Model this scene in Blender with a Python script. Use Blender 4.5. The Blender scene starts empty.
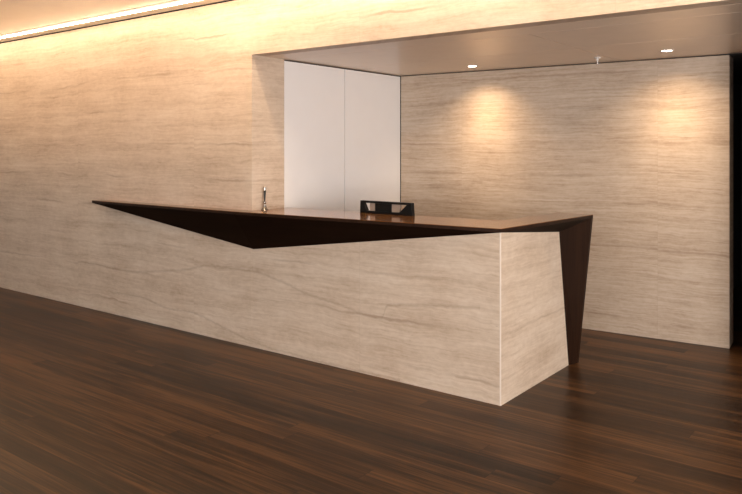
import bpy, bmesh, math, random
from mathutils import Vector, Matrix
random.seed(4)
SC = bpy.context.scene
COL = SC.collection

# ------------------------------------------------------------------ materials
class NT:
    def __init__(s, name):
        s.m = bpy.data.materials.new(name); s.m.use_nodes = True
        s.t = s.m.node_tree; s.b = s.t.nodes['Principled BSDF']
    def n(s, typ, **kw):
        o = s.t.nodes.new(typ)
        for k, v in kw.items(): setattr(o, k, v)
        return o
    def l(s, a, b): s.t.links.new(a, b)
    def val(s, sock, v):
        if isinstance(v, (int, float)): sock.default_value = v
        else: s.l(v, sock)
    def math(s, op, a, b=0.0, c=None):
        o = s.n('ShaderNodeMath', operation=op)
        s.val(o.inputs[0], a); s.val(o.inputs[1], b)
        if c is not None: s.val(o.inputs[2], c)
        return o.outputs[0]
    def comb(s, x, y, z):
        o = s.n('ShaderNodeCombineXYZ')
        s.val(o.inputs[0], x); s.val(o.inputs[1], y); s.val(o.inputs[2], z)
        return o.outputs[0]
    def pos(s):
        g = s.n('ShaderNodeNewGeometry'); p = s.n('ShaderNodeSeparateXYZ')
        s.l(g.outputs['Position'], p.inputs[0]); return p.outputs
    def noise(s, vec, scale=1, detail=4, rough=.55, dist=0.0):
        o = s.n('ShaderNodeTexNoise'); s.l(vec, o.inputs['Vector'])
        o.inputs['Scale'].default_value = scale; o.inputs['Detail'].default_value = detail
        o.inputs['Roughness'].default_value = rough; o.inputs['Distortion'].default_value = dist
        return o.outputs['Fac']
    def rand(s, vec):
        o = s.n('ShaderNodeTexWhiteNoise', noise_dimensions='3D'); s.l(vec, o.inputs['Vector'])
        return o.outputs['Value']
    def ramp(s, fac, stops):
        o = s.n('ShaderNodeValToRGB'); s.val(o.inputs[0], fac)
        cr = o.color_ramp
        while len(cr.elements) < len(stops): cr.elements.new(.5)
        for e, (p, c) in zip(cr.elements, stops): e.position = p; e.color = (*c, 1)
        return o.outputs[0]
    def mix(s, fac, a, b, blend='MIX'):
        o = s.n('ShaderNodeMix', data_type='RGBA', blend_type=blend)
        s.val(o.inputs[0], fac)
        for i, v in ((6, a), (7, b)):
            if isinstance(v, tuple): o.inputs[i].default_value = (*v, 1)
            else: s.l(v, o.inputs[i])
        return o.outputs[2]
    def bump(s, h, strength=.1, dist=.002):
        o = s.n('ShaderNodeBump'); o.inputs['Strength'].default_value = strength
        o.inputs['Distance'].default_value = dist
        s.l(h, o.inputs['Height']); s.l(o.outputs[0], s.b.inputs['Normal'])

def plain(name, col, rough=.5, metal=0, spec=.5, coat=0, vary=.06):
    k = NT(name); p = k.n('ShaderNodeNewGeometry')
    f = k.noise(p.outputs['Position'], 7, 3)
    k.l(k.mix(f, tuple(c*(1-vary) for c in col), tuple(min(1, c*(1+vary)) for c in col)), k.b.inputs['Base Color'])
    k.b.inputs['Roughness'].default_value = rough; k.b.inputs['Metallic'].default_value = metal
    k.b.inputs['Specular IOR Level'].default_value = spec; k.b.inputs['Coat Weight'].default_value = coat
    return k.m

def travertine(name, origin, width, seed, gain=1.0, wavy=1.0, fine=1.0, seams=True, veins=()):
    k = NT(name); x, y, z = k.pos()
    u = k.math('ADD', x, y)
    pan = k.math('FLOOR', k.math('DIVIDE', k.math('SUBTRACT', x, origin), width))
    r1 = k.rand(k.comb(pan, seed, 1.0)); r2 = k.rand(k.comb(pan, seed, 2.0))
    if seams:
        u = k.math('ADD', u, k.math('MULTIPLY', r1, .25))
        zz = k.math('ADD', z, k.math('MULTIPLY', r2, .04))
    else:
        zz = k.math('ADD', z, seed*1.7)
    # slow undulation of the bedding
    w1 = k.noise(k.comb(k.math('MULTIPLY', u, .8), seed, k.math('MULTIPLY', zz, 1.5)), 1, 3, .5)
    w2 = k.noise(k.comb(k.math('MULTIPLY', u, 4.5), seed+3, k.math('MULTIPLY', zz, 7.0)), 1, 6, .6)
    zb = k.math('ADD', zz, k.math('MULTIPLY', k.math('SUBTRACT', w1, .5), .10*wavy))
    zb = k.math('ADD', zb, k.math('MULTIPLY', k.math('SUBTRACT', w2, .5), .055*wavy))
    broad = k.noise(k.comb(k.math('MULTIPLY', u, .5), seed+5, k.math('MULTIPLY', zb, 10.0)), 1, 5, .6)
    mid = k.noise(k.comb(k.math('MULTIPLY', u, 1.4), seed+7, k.math('MULTIPLY', zb, 46.0)), 1, 4, .6)
    fin = k.noise(k.comb(k.math('MULTIPLY', u, 4.0), seed+9, k.math('MULTIPLY', zb, 95.0)), 1, 3, .6)
    cloud = k.noise(k.comb(k.math('MULTIPLY', u, 2.2), seed+11, k.math('MULTIPLY', zz, 4.0)), 1, 5, .6)
    s = k.math('ADD', k.math('MULTIPLY', broad, .28), k.math('MULTIPLY', mid, .27*fine))
    s = k.math('ADD', s, k.math('MULTIPLY', fin, .24*fine)); s = k.math('ADD', s, k.math('ADD', k.math('MULTIPLY', cloud, .24), k.math('MULTIPLY', k.math('SUBTRACT', k.noise(k.comb(k.math('MULTIPLY', u, 16.0), seed+21, k.math('MULTIPLY', zb, 30.0)), 1, 5, .7), .5), .22)))
    s = k.math('ADD', s, .54*0 + (.54-.54*fine)*.5)
    c = k.ramp(s, [(.36, tuple(gain*v for v in (.41, .302, .213))), (.46, tuple(gain*v for v in (.56, .436, .328))),
                   (.54, tuple(gain*v for v in (.65, .526, .41))), (.66, tuple(gain*v for v in (.75, .64, .525)))])
    # thin stylolite veins that follow the bedding
    ph = k.math('FRACT', k.math('MULTIPLY', zb, 3.3))
    line = k.math('LESS_THAN', k.math('ABSOLUTE', k.math('SUBTRACT', ph, .5)), .012)
    line2 = k.math('SUBTRACT', 1.0, k.math('MINIMUM', k.math('MULTIPLY', k.math('ABSOLUTE', k.math('SUBTRACT', ph, .5)), 22.0), 1.0))
    mask = k.noise(k.comb(k.math('MULTIPLY', u, 1.1), seed+13, k.math('MULTIPLY', zb, 3.0)), 1, 2)
    mask = k.math('MULTIPLY', k.math('MAXIMUM', k.math('SUBTRACT', mask, .47), 0.0), 4.0*wavy)
    lf = k.math('MINIMUM', k.math('MULTIPLY', line2, mask), .55)
    c = k.mix(lf, c, tuple(gain*v for v in (.33, .225, .155)))
    for pts, wd, op in veins:      # single long stylolites seen in the slabs
        xa, xb = pts[0][0], pts[-1][0]
        fc = k.n('ShaderNodeFloatCurve'); cv = fc.mapping.curves[0]
        k.l(k.math('DIVIDE', k.math('SUBTRACT', x, xa), xb-xa), fc.inputs['Value'])
        while len(cv.points) < len(pts): cv.points.new(.5, .5)
        for cp, (a, b) in zip(cv.points, pts): cp.location = ((a-xa)/(xb-xa), b); cp.handle_type = 'AUTO_CLAMPED'
        fc.mapping.update()
        jit = k.math('MULTIPLY', k.math('SUBTRACT', k.noise(k.comb(k.math('MULTIPLY', x, 14.0), 0.0, 0.0), 1, 4), .5), .035)
        dz = k.math('ABSOLUTE', k.math('SUBTRACT', k.math('ADD', z, jit), fc.outputs[0]))
        ln = k.math('MAXIMUM', k.math('SUBTRACT', 1.0, k.math('DIVIDE', dz, wd)), 0.0)
        inside = k.math('MULTIPLY', k.math('GREATER_THAN', x, xa), k.math('LESS_THAN', x, xb))
        thick = k.noise(k.comb(k.math('MULTIPLY', x, 5.0), 4.0, 0.0), 1, 3)
        c = k.mix(k.math('MULTIPLY', k.math('MULTIPLY', ln, inside), k.math('MULTIPLY', thick, op)), c, (.27, .18, .12))
    # small pits
    pit = k.noise(k.comb(k.math('MULTIPLY', u, 22.0), seed+15, k.math('MULTIPLY', zb, 70.0)), 1, 2)
    c = k.mix(k.math('MINIMUM', k.math('MULTIPLY', k.math('MAXIMUM', k.math('SUBTRACT', pit, .69), 0.0), 5.0), .5), c, tuple(gain*v for v in (.36, .26, .19)))
    if seams:
        fr = k.math('FRACT', k.math('DIVIDE', k.math('SUBTRACT', x, origin), width))
        e = k.math('MINIMUM', fr, k.math('SUBTRACT', 1.0, fr))
        c = k.mix(k.math('MULTIPLY', k.math('LESS_THAN', e, .0012), .12), c, (.30, .22, .16))
    k.l(c, k.b.inputs['Base Color'])
    k.b.inputs['Roughness'].default_value = .42
    k.b.inputs['Specular IOR Level'].default_value = .195
    return k.m

def wood(name, axis, dark, light, rough=.3, coat=.3, spec=.5):
    k = NT(name); p = k.pos()
    sc = [55.0, 55.0, 55.0]; sc[axis] = 1.6
    v = k.comb(*[k.math('MULTIPLY', p[i], sc[i]) for i in range(3)])
    sc2 = [9.0, 9.0, 9.0]; sc2[axis] = .5
    v2 = k.comb(*[k.math('MULTIPLY', p[i], sc2[i]) for i in range(3)])
    a = k.noise(v, 1, 4, .6); b = k.noise(v2, 1, 3, .5, .6)
    f = k.math('ADD', k.math('MULTIPLY', a, .5), k.math('MULTIPLY', b, .5))
    k.l(k.ramp(f, [(.34, dark), (.66, light)]), k.b.inputs['Base Color'])
    k.b.inputs['Roughness'].default_value = rough
    k.b.inputs['Specular IOR Level'].default_value = spec
    k.b.inputs['Coat Weight'].default_value = coat; k.b.inputs['Coat Roughness'].default_value = .12
    k.bump(a, .05, .001)
    return k.m

def plank_floor(name):
    k = NT(name); x, y, z = k.pos()
    row = k.math('FLOOR', k.math('DIVIDE', y, .125))
    off = k.math('MULTIPLY', k.rand(k.comb(row, 3.0, 7.0)), 3.1)
    xs = k.math('DIVIDE', k.math('ADD', x, off), 3.1)
    seg = k.math('FLOOR', xs)
    r = k.rand(k.comb(row, seg, 5.0)); r2 = k.rand(k.comb(row, seg, 11.0))
    gx = k.math('ADD', k.math('MULTIPLY', x, 1.5), k.math('MULTIPLY', r2, 40.0))
    g1 = k.noise(k.comb(gx, k.math('MULTIPLY', y, 75.0), r2), 1, 6, .62, .4)
    g2 = k.noise(k.comb(k.math('MULTIPLY', gx, .6), k.math('MULTIPLY', y, 14.0), r2), 1, 3, .5, 1.0)
    f = k.math('ADD', k.math('MULTIPLY', g1, .45), k.math('MULTIPLY', g2, .35))
    f = k.math('ADD', f, k.math('MULTIPLY', r, .11))
    c = k.ramp(f, [(.33, (.012, .0050, .0019)), (.44, (.042, .0185, .0070)), (.56, (.125, .056, .0205))])
    fy = k.math('FRACT', k.math('DIVIDE', y, .125)); ey = k.math('MINIMUM', fy, k.math('SUBTRACT', 1.0, fy))
    fx = k.math('FRACT', xs); ex = k.math('MINIMUM', fx, k.math('SUBTRACT', 1.0, fx))
    gap = k.math('MAXIMUM', k.math('LESS_THAN', ey, .012), k.math('LESS_THAN', ex, .0009))
    c = k.mix(k.math('MULTIPLY', gap, .55), c, (.012, .006, .004))
    k.l(c, k.b.inputs['Base Color'])
    rr = k.math('ADD', .27, k.math('MULTIPLY', g1, .16))
    k.l(rr, k.b.inputs['Roughness'])
    k.b.inputs['Specular IOR Level'].default_value = .19
    k.bump(g1, .06, .0015)
    return k.m

def emit(name, col, strength):
    k = NT(name)
    k.b.inputs['Base Color'].default_value = (.8, .8, .8, 1)
    k.b.inputs['Emission Color'].default_value = (*col, 1)
    k.b.inputs['Emission Strength'].default_value = strength
    return k.m

WARM = (1.0, .66, .34)
M_WALL = travertine('travertine_wall', -5.04, 1.83, 2.0, 1.0, 1.0, .8, veins=(([(-6.273, 0.444), (-6.026, 0.44), (-5.519, 0.491), (-5.15, 0.541), (-4.895, 0.599), (-4.641, 0.61), (-4.328, 0.612), (-4.002, 0.567), (-3.738, 0.506), (-3.368, 0.455), (-3.029, 0.411), (-2.994, 0.448), (-2.97, 0.507), (-2.858, 0.528), (-2.498, 0.568), (-2.239, 0.589)], .017, .6), ([(-6.307, 0.207), (-5.821, 0.218), (-5.374, 0.166), (-5.095, 0.177), (-4.767, 0.128), (-4.27, 0.039), (-3.79, 0.018), (-3.299, 0.009), (-2.858, 0.014)], .014, .6)))
M_BACK = travertine('travertine_back', -1.79, 1.83, 9.0, .82, .8, 1.2)
M_SIDE = travertine('travertine_side', -5.04, 1.83, 5.0, 1.0, .8, .7, seams=False)
M_EDGE = plain('arris_highlight', (.70, .60, .51), .5)  # lighter stone colour carries the bright highlight along the desk corner
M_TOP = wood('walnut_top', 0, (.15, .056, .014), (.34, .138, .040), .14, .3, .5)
M_FASC = wood('walnut_fascia_shaded', 0, (.0055, .0022, .001), (.013, .0055, .0026), .45, 0, .12)  # walnut blackened to hold the shade of the down-facing facets
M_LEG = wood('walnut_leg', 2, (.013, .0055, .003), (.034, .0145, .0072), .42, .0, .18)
M_FLOOR = plank_floor('oak_plank_floor')
M_CEIL = plain('satin_ceiling_paint', (.90, .83, .74), .24, spec=1.0, coat=1.0)
M_SLOT = plain('slot_paint', (.80, .72, .62), .7)
M_NCEIL = plain('niche_ceiling_panel', (.86, .71, .57), .28, spec=.9)
M_DOOR = plain('white_lacquer', (.87, .85, .835), .45, vary=.02)
M_DARK = plain('shadow_gap_black', (.018, .014, .012), .8)
M_BRONZE = plain('dark_trim', (.05, .03, .02), .5)
M_CHAR = plain('charcoal_wall', (.16, .15, .15), .7)
M_WHITE = plain('white_plaster', (.74, .71, .67), .8)
M_BLACK = plain('black_plastic', (.006, .006, .006), .4, spec=.2)
M_GREY = plain('grey_panel', (.30, .235, .19), .4)
M_CHROME = plain('chrome', (.34, .32, .29), .22, 1.0)
M_PEN = plain('pen_gunmetal', (.03, .03, .03), .3, .3)
M_RING = plain('lamp_trim_white', (.85, .82, .78), .4)
M_LED = emit('led_diffuser', (1.0, .74, .48), 34.0)
M_SPOT = emit('spot_lens', (1.0, .86, .66), 30.0)
M_FRAME = plain('window_frame_grey', (.20, .20, .20), .4, .5)
def glass():
    k = NT('clear_glass'); t = k.n('ShaderNodeBsdfTransparent'); g = k.n('ShaderNodeBsdfGlossy'); mx = k.n('ShaderNodeMixShader')
    g.inputs['Roughness'].default_value = .02; fr = k.n('ShaderNodeFresnel')
    k.l(fr.outputs[0], mx.inputs[0]); k.l(t.outputs[0], mx.inputs[1]); k.l(g.outputs[0], mx.inputs[2])
    k.l(mx.outputs[0], k.t.nodes['Material Output'].inputs[0]); return k.m
M_GLASS = glass()

# ------------------------------------------------------------------ mesh helpers
def link(name, bm, mat, parent=None, bevel=0, smooth=False):
    bmesh.ops.remove_doubles(bm, verts=bm.verts, dist=1e-6)
    bmesh.ops.recalc_face_normals(bm, faces=bm.faces)
    me = bpy.data.meshes.new(name)
    if parent is not None:
        root = parent
        base = Vector(root.location)
        while root.parent: root = root.parent; base = base + Vector(root.location)
        bm.transform(Matrix.Translation(-base))
    bm.to_mesh(me); bm.free()
    me.materials.append(mat)
    o = bpy.data.objects.new(name, me); COL.objects.link(o)
    if parent is not None: o.parent = parent
    if bevel:
        b = o.modifiers.new('bevel', 'BEVEL'); b.width = bevel; b.segments = 2; b.limit_method = 'ANGLE'
    if smooth:
        for p in me.polygons: p.use_smooth = True
    return o

def box(bm, x0, x1, y0, y1, z0, z1):
    r = bmesh.ops.create_cube(bm, size=1)
    for v in r['verts']:
        v.co = Vector((x0+(v.co.x+.5)*(x1-x0), y0+(v.co.y+.5)*(y1-y0), z0+(v.co.z+.5)*(z1-z0)))
    return bm
def B(*a): return box(bmesh.new(), *a)
def prism(bm, pts, dz):
    """polygon pts (3d, any plane) extruded by vector dz"""
    f = bm.faces.new([bm.verts.new(p) for p in pts])
    r = bmesh.ops.extrude_face_region(bm, geom=[f])
    bmesh.ops.translate(bm, vec=dz, verts=[g for g in r['geom'] if isinstance(g, bmesh.types.BMVert)])
    return bm
def hull(pts):
    bm = bmesh.new()
    for p in pts: bm.verts.new(p)
    bmesh.ops.convex_hull(bm, input=bm.verts)
    bmesh.ops.dissolve_limit(bm, angle_limit=.01, verts=bm.verts, edges=bm.edges)
    return bm
def lathe(bm, prof, c, n=32):
    rings = []
    for r, z in prof:
        rings.append([bm.verts.new((c[0]+r*math.cos(2*math.pi*i/n), c[1]+r*math.sin(2*math.pi*i/n), c[2]+z)) for i in range(n)])
    for a, b in zip(rings, rings[1:]):
        for i in range(n): bm.faces.new((a[i], a[(i+1) % n], b[(i+1) % n], b[i]))
    bm.faces.new(list(reversed(rings[0]))); bm.faces.new(rings[-1])
    return bm

def struct(name, bm, mat, bevel=0):
    o = link(name, bm, mat, None, bevel); o['kind'] = 'structure'; return o
def thing(name, label, cat, loc, group=None):
    o = bpy.data.objects.new(name, None); COL.objects.link(o); o.location = loc
    o['label'] = label; o['category'] = cat
    if group: o['group'] = group
    return o

# ------------------------------------------------------------------ dimensions (metres)
W = 4.067            # plane of the long stone wall and the desk front
JX = -4.32           # left side of the niche
ZN, ZC = 2.36, 2.83  # niche ceiling, main ceiling
XC = -2.094          # outer corner of the desk
ZT = 1.101           # counter top
def yback(x): return 6.16 + (x+4.32)*.0637      # back wall runs slightly out of square

# ------------------------------------------------------------------ shell
struct('floor', B(-12, 5, -6.5, 10, -.1, 0), M_FLOOR)
bm = bmesh.new()
box(bm, -12, JX, W, 4.44, 0, ZC-.007)
struct('wall_left', bm, M_WALL)
struct('wall_front', B(JX, 5, W, 4.20, ZN, ZC-.007), M_WALL)
struct('trim_1', B(-12, 5, W+.02, 4.20, ZC-.0069, ZC+.05), M_DARK)       # shadow gap above the stone
struct('wall_closet', B(-4.6, JX-.03, 4.441, 6.9, 0, ZN+.1), M_DARK)
# back wall: slab with a free right end
xr = -1.245
d = Vector((1, .0637, 0)).normalized(); nrm = Vector((-d.y, d.x, 0))
p0 = Vector((JX+.003, yback(JX+.003), 0)); p1 = Vector((xr, yback(xr), 0))
prism_b = prism(bmesh.new(), [p0, p1, p1+nrm*.23, p0+nrm*.23], Vector((0, 0, ZN-.009)))
struct('wall_back', prism_b, M_BACK)
pb = prism(bmesh.new(), [p0+nrm*.03+Vector((0, 0, ZN-.0089)), p1+nrm*.03-d*.03+Vector((0, 0, ZN-.0089)), p1+nrm*.2-d*.03+Vector((0, 0, ZN-.0089)), p0+nrm*.2+Vector((0, 0, ZN-.0089))], Vector((0, 0, .0089)))
struct('trim_2', pb, M_DARK)
# niche ceiling: panels with open joints on a dark carrier
bm = bmesh.new()
ys = [4.201, 4.465, 5.29, 6.36]; xs = [-4.60, -2.092, .2, 5.0]
for i in range(3):
    for j in range(3):
        x0, x1 = xs[j]+.0036, xs[j+1]-.0036
        if i == 0: x0, x1 = (xs[0], xs[3]) if j == 0 else (None, None)
        if x0 is None: continue
        box(bm, x0, x1, ys[i]+.0036, ys[i+1]-.0036, ZN, ZN+.02)
struct('ceiling_niche', bm, M_NCEIL)
struct('ceiling_carrier', B(-4.6, 5, 4.201, 6.4, ZN+.021, ZN+.08), M_BRONZE)
# passage beyond the free end
struct('wall_passage', B(-1.9, -1.06, 9.55, 9.7, 0, 2.5), M_CHAR)
bm = bmesh.new(); box(bm, -4.4, -1.75, 6.75, 9.55, 0, 2.5); struct('wall_passage_left', bm, M_CHAR)
struct('wall_right', B(-1.06, 5, 6.15, 9.7, 0, ZN-.001), M_CHAR)  # unseen wall, brought forward to keep light off the slab's free end
struct('ceiling_passage', B(-1.75, -1.061, 6.405, 9.55, ZN, 2.5), M_CHAR)
# main ceiling with the light slot along the wall
struct('ceiling', B(-12, 5, -6.5, 3.78, ZC, ZC+.1), M_CEIL)
struct('ceiling_slot', B(-12, 5, 3.8755, 4.055, ZC+.002, ZC+.1), M_SLOT)
struct('trim_3', B(-12, 5, 3.781, 3.833, ZC-.001, ZC+.06), M_BRONZE)
struct('trim_4', B(-12, 5, 3.834, 3.875, ZC+.045, ZC+.1), M_BRONZE)
# room behind the camera
struct('wall_end', B(-12.15, -12, -6.5, W, 0, ZC+.1), M_WHITE)
bm = bmesh.new()
box(bm, 5, 5.15, -6.5, -5, 0, 2.93); box(bm, 5, 5.15, 3.0, 9.7, 0, 2.93); box(bm, 5, 5.15, -5, 3.0, 2.6, 2.93); box(bm, 5, 5.15, -5, 3.0, 0, .25)
struct('wall_window_side', bm, M_WHITE)
bm = bmesh.new()
box(bm, -12, -5, -6.65, -6.5, 0, 2.93); box(bm, 3.5, 5, -6.65, -6.5, 0, 2.93); box(bm, -5, 3.5, -6.65, -6.5, 2.6, 2.93); box(bm, -5, 3.5, -6.65, -6.5, 0, .25)
struct('wall_rear', bm, M_WHITE)
def window(name, along, a0, a1, n, fixed):
    bm = bmesh.new(); g = bmesh.new()
    for i in range(n+1):
        a = a0+(a1-a0)*i/n
        lo, hi = max(a0, a-.03), min(a1, a+.03)
        if along == 'x': box(bm, lo, hi, fixed-.04, fixed+.04, .25, 2.6)
        else: box(bm, fixed-.04, fixed+.04, lo, hi, .25, 2.6)
    for z in (.25, 2.54):
        if along == 'x': box(bm, a0, a1, fixed-.04, fixed+.04, z, z+.06)
        else: box(bm, fixed-.04, fixed+.04, a0, a1, z, z+.06)
    if along == 'x': box(g, a0, a1, fixed-.004, fixed+.004, .26, 2.59)
    else: box(g, fixed-.004, fixed+.004, a0, a1, .26, 2.59)
    o = struct(name, bm, M_FRAME)
    gl = link('window_pane', g, M_GLASS, o)
window('window_1', 'x', -5, 3.5, 5, -6.57)
window('window_2', 'y', -5, 3.0, 5, 5.08)

# ------------------------------------------------------------------ closet doors
cl = thing('built_in_closet', 'built-in white closet with two tall flush doors at the left side of the niche', 'closet', (JX-.015, 5.3, 0))
for a, b in ((4.445, 5.244), (5.254, 6.152)):
    link('door', B(JX-.028, JX-.001, a, b, .008, ZN-.012), M_DOOR, cl, .0015)

# ------------------------------------------------------------------ reception desk
desk = thing('reception_desk', 'long reception desk of pale banded travertine with a faceted dark walnut counter', 'desk', (-3.2, 4.3, 0))
e = .0012
# stone front slab, its head follows the bottom of the timber
link('front_panel', B(JX+e, XC-.008, W, W+.06, 0, ZT-.0255), M_WALL, desk)
ys0, ye = W+.008, 5.145
link('side_panel', prism(bmesh.new(), [Vector((XC, ys0, 0)), Vector((XC, ye, 0)), Vector((XC, 4.972, .998)), Vector((XC, 4.972, ZT-.0255)), Vector((XC, ys0, ZT-.0255))], Vector((-.06, 0, 0))), M_SIDE, desk)
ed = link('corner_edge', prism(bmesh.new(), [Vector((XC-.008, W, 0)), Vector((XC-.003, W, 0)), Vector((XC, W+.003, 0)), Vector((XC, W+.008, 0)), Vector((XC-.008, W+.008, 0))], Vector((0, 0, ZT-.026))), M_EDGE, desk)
ed['label'] = 'pale arris strip with the edge highlight put into its colour, where the two stone faces meet'
# timber
A = Vector((-6.435, 3.953, ZT)); Bp = Vector((-4.374, 3.924, ZT)); Cp = Vector((XC+.001, W-.001, ZT)); E = Vector((-1.997, 5.381, ZT))
G = Vector((-2.285, 5.40, ZT)); I = Vector((-2.326, 4.53, ZT)); J = Vector((JX+e, 4.468, ZT)); K = Vector((JX+e, W-e, ZT)); L = Vector((-6.40, W-e, ZT))
th = Vector((0, 0, -.024))
outline = [A, Bp, Cp, E, G, I, J, K, L]
link('countertop', prism(bmesh.new(), outline, Vector((0, 0, -.003))), M_TOP, desk)
eb = link('edge_band', prism(bmesh.new(), [p + Vector((0, 0, -.003)) for p in outline], Vector((0, 0, -.021))), M_LEG, desk)
eb['label'] = 'darker timber edge under the polished top'
dn = Vector((0, 0, -.0241))
D = Vector((-4.30, W-e, .791))
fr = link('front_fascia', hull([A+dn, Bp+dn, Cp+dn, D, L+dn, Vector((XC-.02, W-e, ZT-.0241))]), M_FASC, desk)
fr['label'] = 'shade-darkened faceted underside tapering to a point at the wall'
E2 = Vector((-1.999, 5.352, ZT-.0241)); F = Vector((XC+e, 4.975, 1.0))
Cs = Vector((XC+e, W+.004, ZT-.0241))
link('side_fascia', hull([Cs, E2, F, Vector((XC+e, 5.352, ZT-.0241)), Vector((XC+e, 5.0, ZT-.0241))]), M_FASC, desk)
zt = ZT-.0241
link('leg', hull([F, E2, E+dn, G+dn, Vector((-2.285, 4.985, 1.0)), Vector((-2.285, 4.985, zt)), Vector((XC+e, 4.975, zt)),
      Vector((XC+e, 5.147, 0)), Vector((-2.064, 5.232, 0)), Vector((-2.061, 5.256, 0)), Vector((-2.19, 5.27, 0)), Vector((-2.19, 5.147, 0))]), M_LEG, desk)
# staff side: lining and work surface
link('inner_lining', B(JX+.004, XC-.062, W+.0605, W+.08, 0, ZT-.026), M_LEG, desk)
link('work_surface', B(JX+.004, -2.34, W+.081, 4.86, .72, .75), M_TOP, desk)

# ------------------------------------------------------------------ things on the counter
px, py = -4.282, 4.175
ph = thing('pen_holder', 'small chrome trumpet-shaped pen holder on the wooden counter', 'pen holder', (px, py, ZT))
link('base', lathe(bmesh.new(), [(.030, .0003), (.030, .003), (.025, .007), (.017, .018), (.0125, .034), (.0105, .046), (.0095, .050)], (px, py, ZT)), M_CHROME, ph, smooth=True)
link('socket', lathe(bmesh.new(), [(.0095, .0502), (.0125, .056), (.0125, .066), (.0095, .070)], (px, py, ZT)), M_CHROME, ph, smooth=True)
pn = thing('pen', 'slim dark grey pen standing upright in the chrome holder', 'pen', (px, py, ZT+.0702))
link('barrel', lathe(bmesh.new(), [(.004, .0702), (.0065, .085), (.0095, .125), (.0108, .155)], (px, py, ZT)), M_PEN, pn, smooth=True)
link('cap', lathe(bmesh.new(), [(.0112, .1552), (.0115, .158), (.0115, .184), (.010, .190), (.004, .191)], (px, py, ZT)), M_CHROME, pn, smooth=True)

# black open frame at the back edge
cx0, cx1, fy = -3.498, -3.005, 4.435
st = thing('display_stand', 'low black open frame with a sloped-sided opening standing on the counter', 'display stand', ((cx0+cx1)/2, fy, ZT))
bm = bmesh.new(); w = cx1-cx0; h = .096; z0 = ZT+.0005
outer = [(0, 0), (w, 0), (w-.008, h), (.004, h)]
inner = [(.064, .020), (w-.120, .020), (w-.052, h-.017), (.034, h-.016)]
def ring(y): return [bm.verts.new((cx0+a, y, z0+b)) for a, b in outer], [bm.verts.new((cx0+a, y, z0+b)) for a, b in inner]
o1, i1 = ring(fy); o2, i2 = ring(fy+.035)
for k in range(4):
    q = (k+1) % 4
    bm.faces.new((o1[k], o1[q], i1[q], i1[k])); bm.faces.new((o2[k], i2[k], i2[q], o2[q]))
    bm.faces.new((o1[k], o2[k], o2[q], o1[q])); bm.faces.new((i1[k], i1[q], i2[q], i2[k]))
link('frame', bm, M_BLACK, st, .0015)
link('centre_block', B(cx0+.145, cx0+.300, fy+.004, fy+.034, z0+.0202, z0+h-.0172), M_BLACK, st, .001)
g1 = link('side_panel', B(cx0+.092, cx0+.1445, fy+.008, fy+.03, z0+.0202, z0+h-.0172), M_GREY, st); g1['label'] = 'grey panel beside the black centre block'
g2 = link('side_panel', B(cx0+.3005, cx0+.372, fy+.008, fy+.03, z0+.0202, z0+h-.0172), M_GREY, st); g2['label'] = 'grey panel beside the black centre block'

# ------------------------------------------------------------------ ceiling lamps
def downlight(x, y, label):
    t = thing('downlight', label, 'ceiling light', (x, y, ZN), 'recessed downlights in the niche ceiling')
    bm = bmesh.new(); n = 40; R = []
    for r, z in ((.036, -.0002), (.048, -.0005), (.050, -.004), (.046, -.007), (.038, -.005), (.036, -.0002)):
        R.append([bm.verts.new((x+r*math.cos(2*math.pi*i/n), y+r*math.sin(2*math.pi*i/n), ZN+z)) for i in range(n)])
    for a, b in zip(R, R[1:]):
        for i in range(n): bm.faces.new((a[i], a[(i+1) % n], b[(i+1) % n], b[i]))
    link('trim_ring', bm, M_RING, t, smooth=True)
    link('lens', lathe(bmesh.new(), [(.0355, -.0045), (.0355, -.0015), (.02, -.0012)], (x, y, ZN), 40), M_SPOT, t)
    for nm, pw, ang, zt in (('downlight_beam', 26, 56, 1.54), ('downlight_spill', 44, 115, 1.2)):
        sp = bpy.data.lights.new(nm, 'SPOT'); sp.energy = pw; sp.color = (1, .70, .42)
        sp.spot_size = math.radians(ang); sp.spot_blend = 1.0; sp.shadow_soft_size = .03
        o = bpy.data.objects.new(nm, sp); COL.objects.link(o); o.parent = t
        o.location = (0, 0, -.012)
        tgt = Vector((x-.07, yback(x), zt)) - Vector((x, y, ZN))
        o.rotation_euler = tgt.to_track_quat('-Z', 'Y').to_euler()
downlight(-3.29, 5.83, 'lit round recessed downlight nearer the white closet doors')
downlight(-1.583, 5.835, 'lit round recessed downlight nearer the free right end of the back wall')

def washer(x, y, pw, aim, ang, col, label, group):
    t = thing('wall_washer', label, 'ceiling light', (x, y, ZC), group)
    link('trim_ring', lathe(bmesh.new(), [(.055, -.0002), (.055, -.005), (.046, -.006)][::-1], (x, y, ZC), 32), M_RING, t)
    link('lens', lathe(bmesh.new(), [(.04, -.0075), (.04, -.0062)], (x, y, ZC), 32), M_SPOT, t)
    sp = bpy.data.lights.new('washer_beam', 'SPOT'); sp.energy = pw; sp.color = col
    sp.spot_size = math.radians(ang); sp.spot_blend = 1.0; sp.shadow_soft_size = .04
    o = bpy.data.objects.new('washer_beam', sp); COL.objects.link(o); o.parent = t; o.location = (0, 0, -.02)
    o.rotation_euler = Vector(aim).to_track_quat('-Z', 'Y').to_euler()
for i in range(18):
    washer(-4.78+.45*i, 3.715, 4.0, (0, .55, -.8), 150, (1, .74, .50), 'recessed wall-washing downlight in the main ceiling close to the stone wall', 'wall washers close to the stone wall')
for i in range(7):
    washer(-8.6+.75*i, 2.55, 42, (0, 1.5, -.55), 70, (1, .58, .27), 'added out-of-view spotlight in the main ceiling, widening the glow on the upper stone wall', 'added out-of-view spotlights aimed at the stone wall')  # extra row out of view, added to spread the glow on the upper left wall

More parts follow.
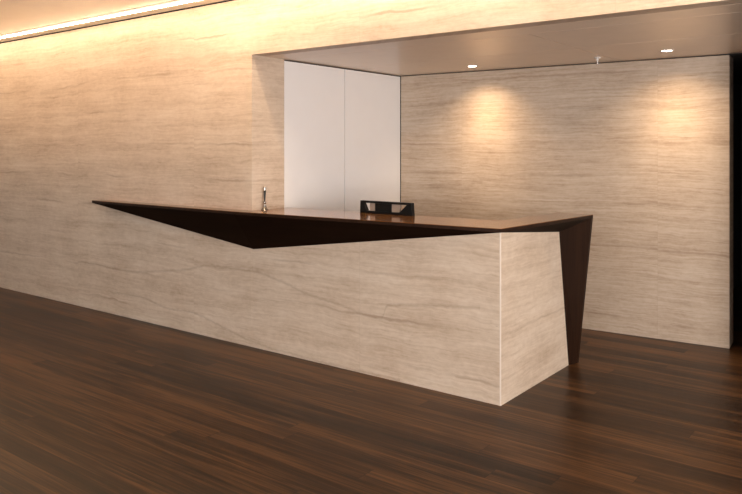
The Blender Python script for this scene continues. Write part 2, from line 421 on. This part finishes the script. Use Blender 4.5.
sk = thing('sprinkler', 'small pale fire sprinkler head under the niche ceiling near the back wall', 'sprinkler', (-2.17, 5.95, ZN))
sx, sy = -2.17, 5.95
link('escutcheon', lathe(bmesh.new(), [(.030, -.0003), (.030, -.004), (.022, -.008), (.012, -.009)][::-1], (sx, sy, ZN)), M_RING, sk, smooth=True)
bm = bmesh.new(); lathe(bm, [(.006, -.052), (.005, -.03), (.010, -.022), (.011, -.0092)], (sx, sy, ZN), 20)
link('nozzle', bm, M_RING, sk, smooth=True)
link('deflector', lathe(bmesh.new(), [(.016, -.056), (.017, -.054), (.015, -.0522)], (sx, sy, ZN), 24), M_RING, sk)

for x0, x1, lab in ((-12, -7.905, 'short left run of warm LED strip light in the ceiling slot, left of the joint'),
                    (-7.875, 4.95, 'long run of warm LED strip light in the ceiling slot above the stone wall')):
    t = thing('strip_light', lab, 'strip light', ((x0+x1)/2, 3.855, ZC), 'linear lights along the wall')
    bm = bmesh.new(); box(bm, x0, x1, 3.836, 3.842, ZC-.002, ZC+.0438); box(bm, x0, x1, 3.868, 3.8745, ZC-.002, ZC+.0438)
    link('housing', bm, M_RING, t)
    link('diffuser', B(x0, x1, 3.8422, 3.8678, ZC-.014, ZC+.003), M_LED, t)

# ------------------------------------------------------------------ daylight
def area(name, loc, rot, sx, sy, e, col):
    l = bpy.data.lights.new(name, 'AREA'); l.shape = 'RECTANGLE'; l.size = sx; l.size_y = sy; l.energy = e; l.color = col
    o = bpy.data.objects.new(name, l); COL.objects.link(o); o.location = loc; o.rotation_euler = rot
    return o
area('daylight_rear', (-.75, -6.48, 1.45), (math.radians(90), 0, 0), 8.3, 2.2, 220, (1, .93, .88))
area('daylight_side', (4.98, -1.0, 1.45), (math.radians(90), 0, math.radians(90)), 7.8, 2.2, 620, (1, .94, .905))
w = bpy.data.worlds.new('sky'); SC.world = w; w.use_nodes = True
w.node_tree.nodes['Background'].inputs[0].default_value = (.80, .86, 1, 1)
w.node_tree.nodes['Background'].inputs[1].default_value = 1.0

# ------------------------------------------------------------------ camera
cam = bpy.data.cameras.new('camera'); co = bpy.data.objects.new('camera', cam); COL.objects.link(co)
co.location = (0, 0, 1.59); co.rotation_euler = (math.radians(90), 0, math.atan2(554, 725))
cam.sensor_width = 36; cam.lens = 36*725/742; cam.shift_y = -97/742; cam.clip_end = 60
SC.camera = co
SC.view_settings.view_transform = 'Standard'; SC.view_settings.look = 'None'
SC.view_settings.exposure = 0.08; SC.view_settings.gamma = 1; SC.view_settings.use_curve_mapping = False
SC.cycles.use_denoising = True
SC.cycles.diffuse_bounces = 5; SC.cycles.max_bounces = 10
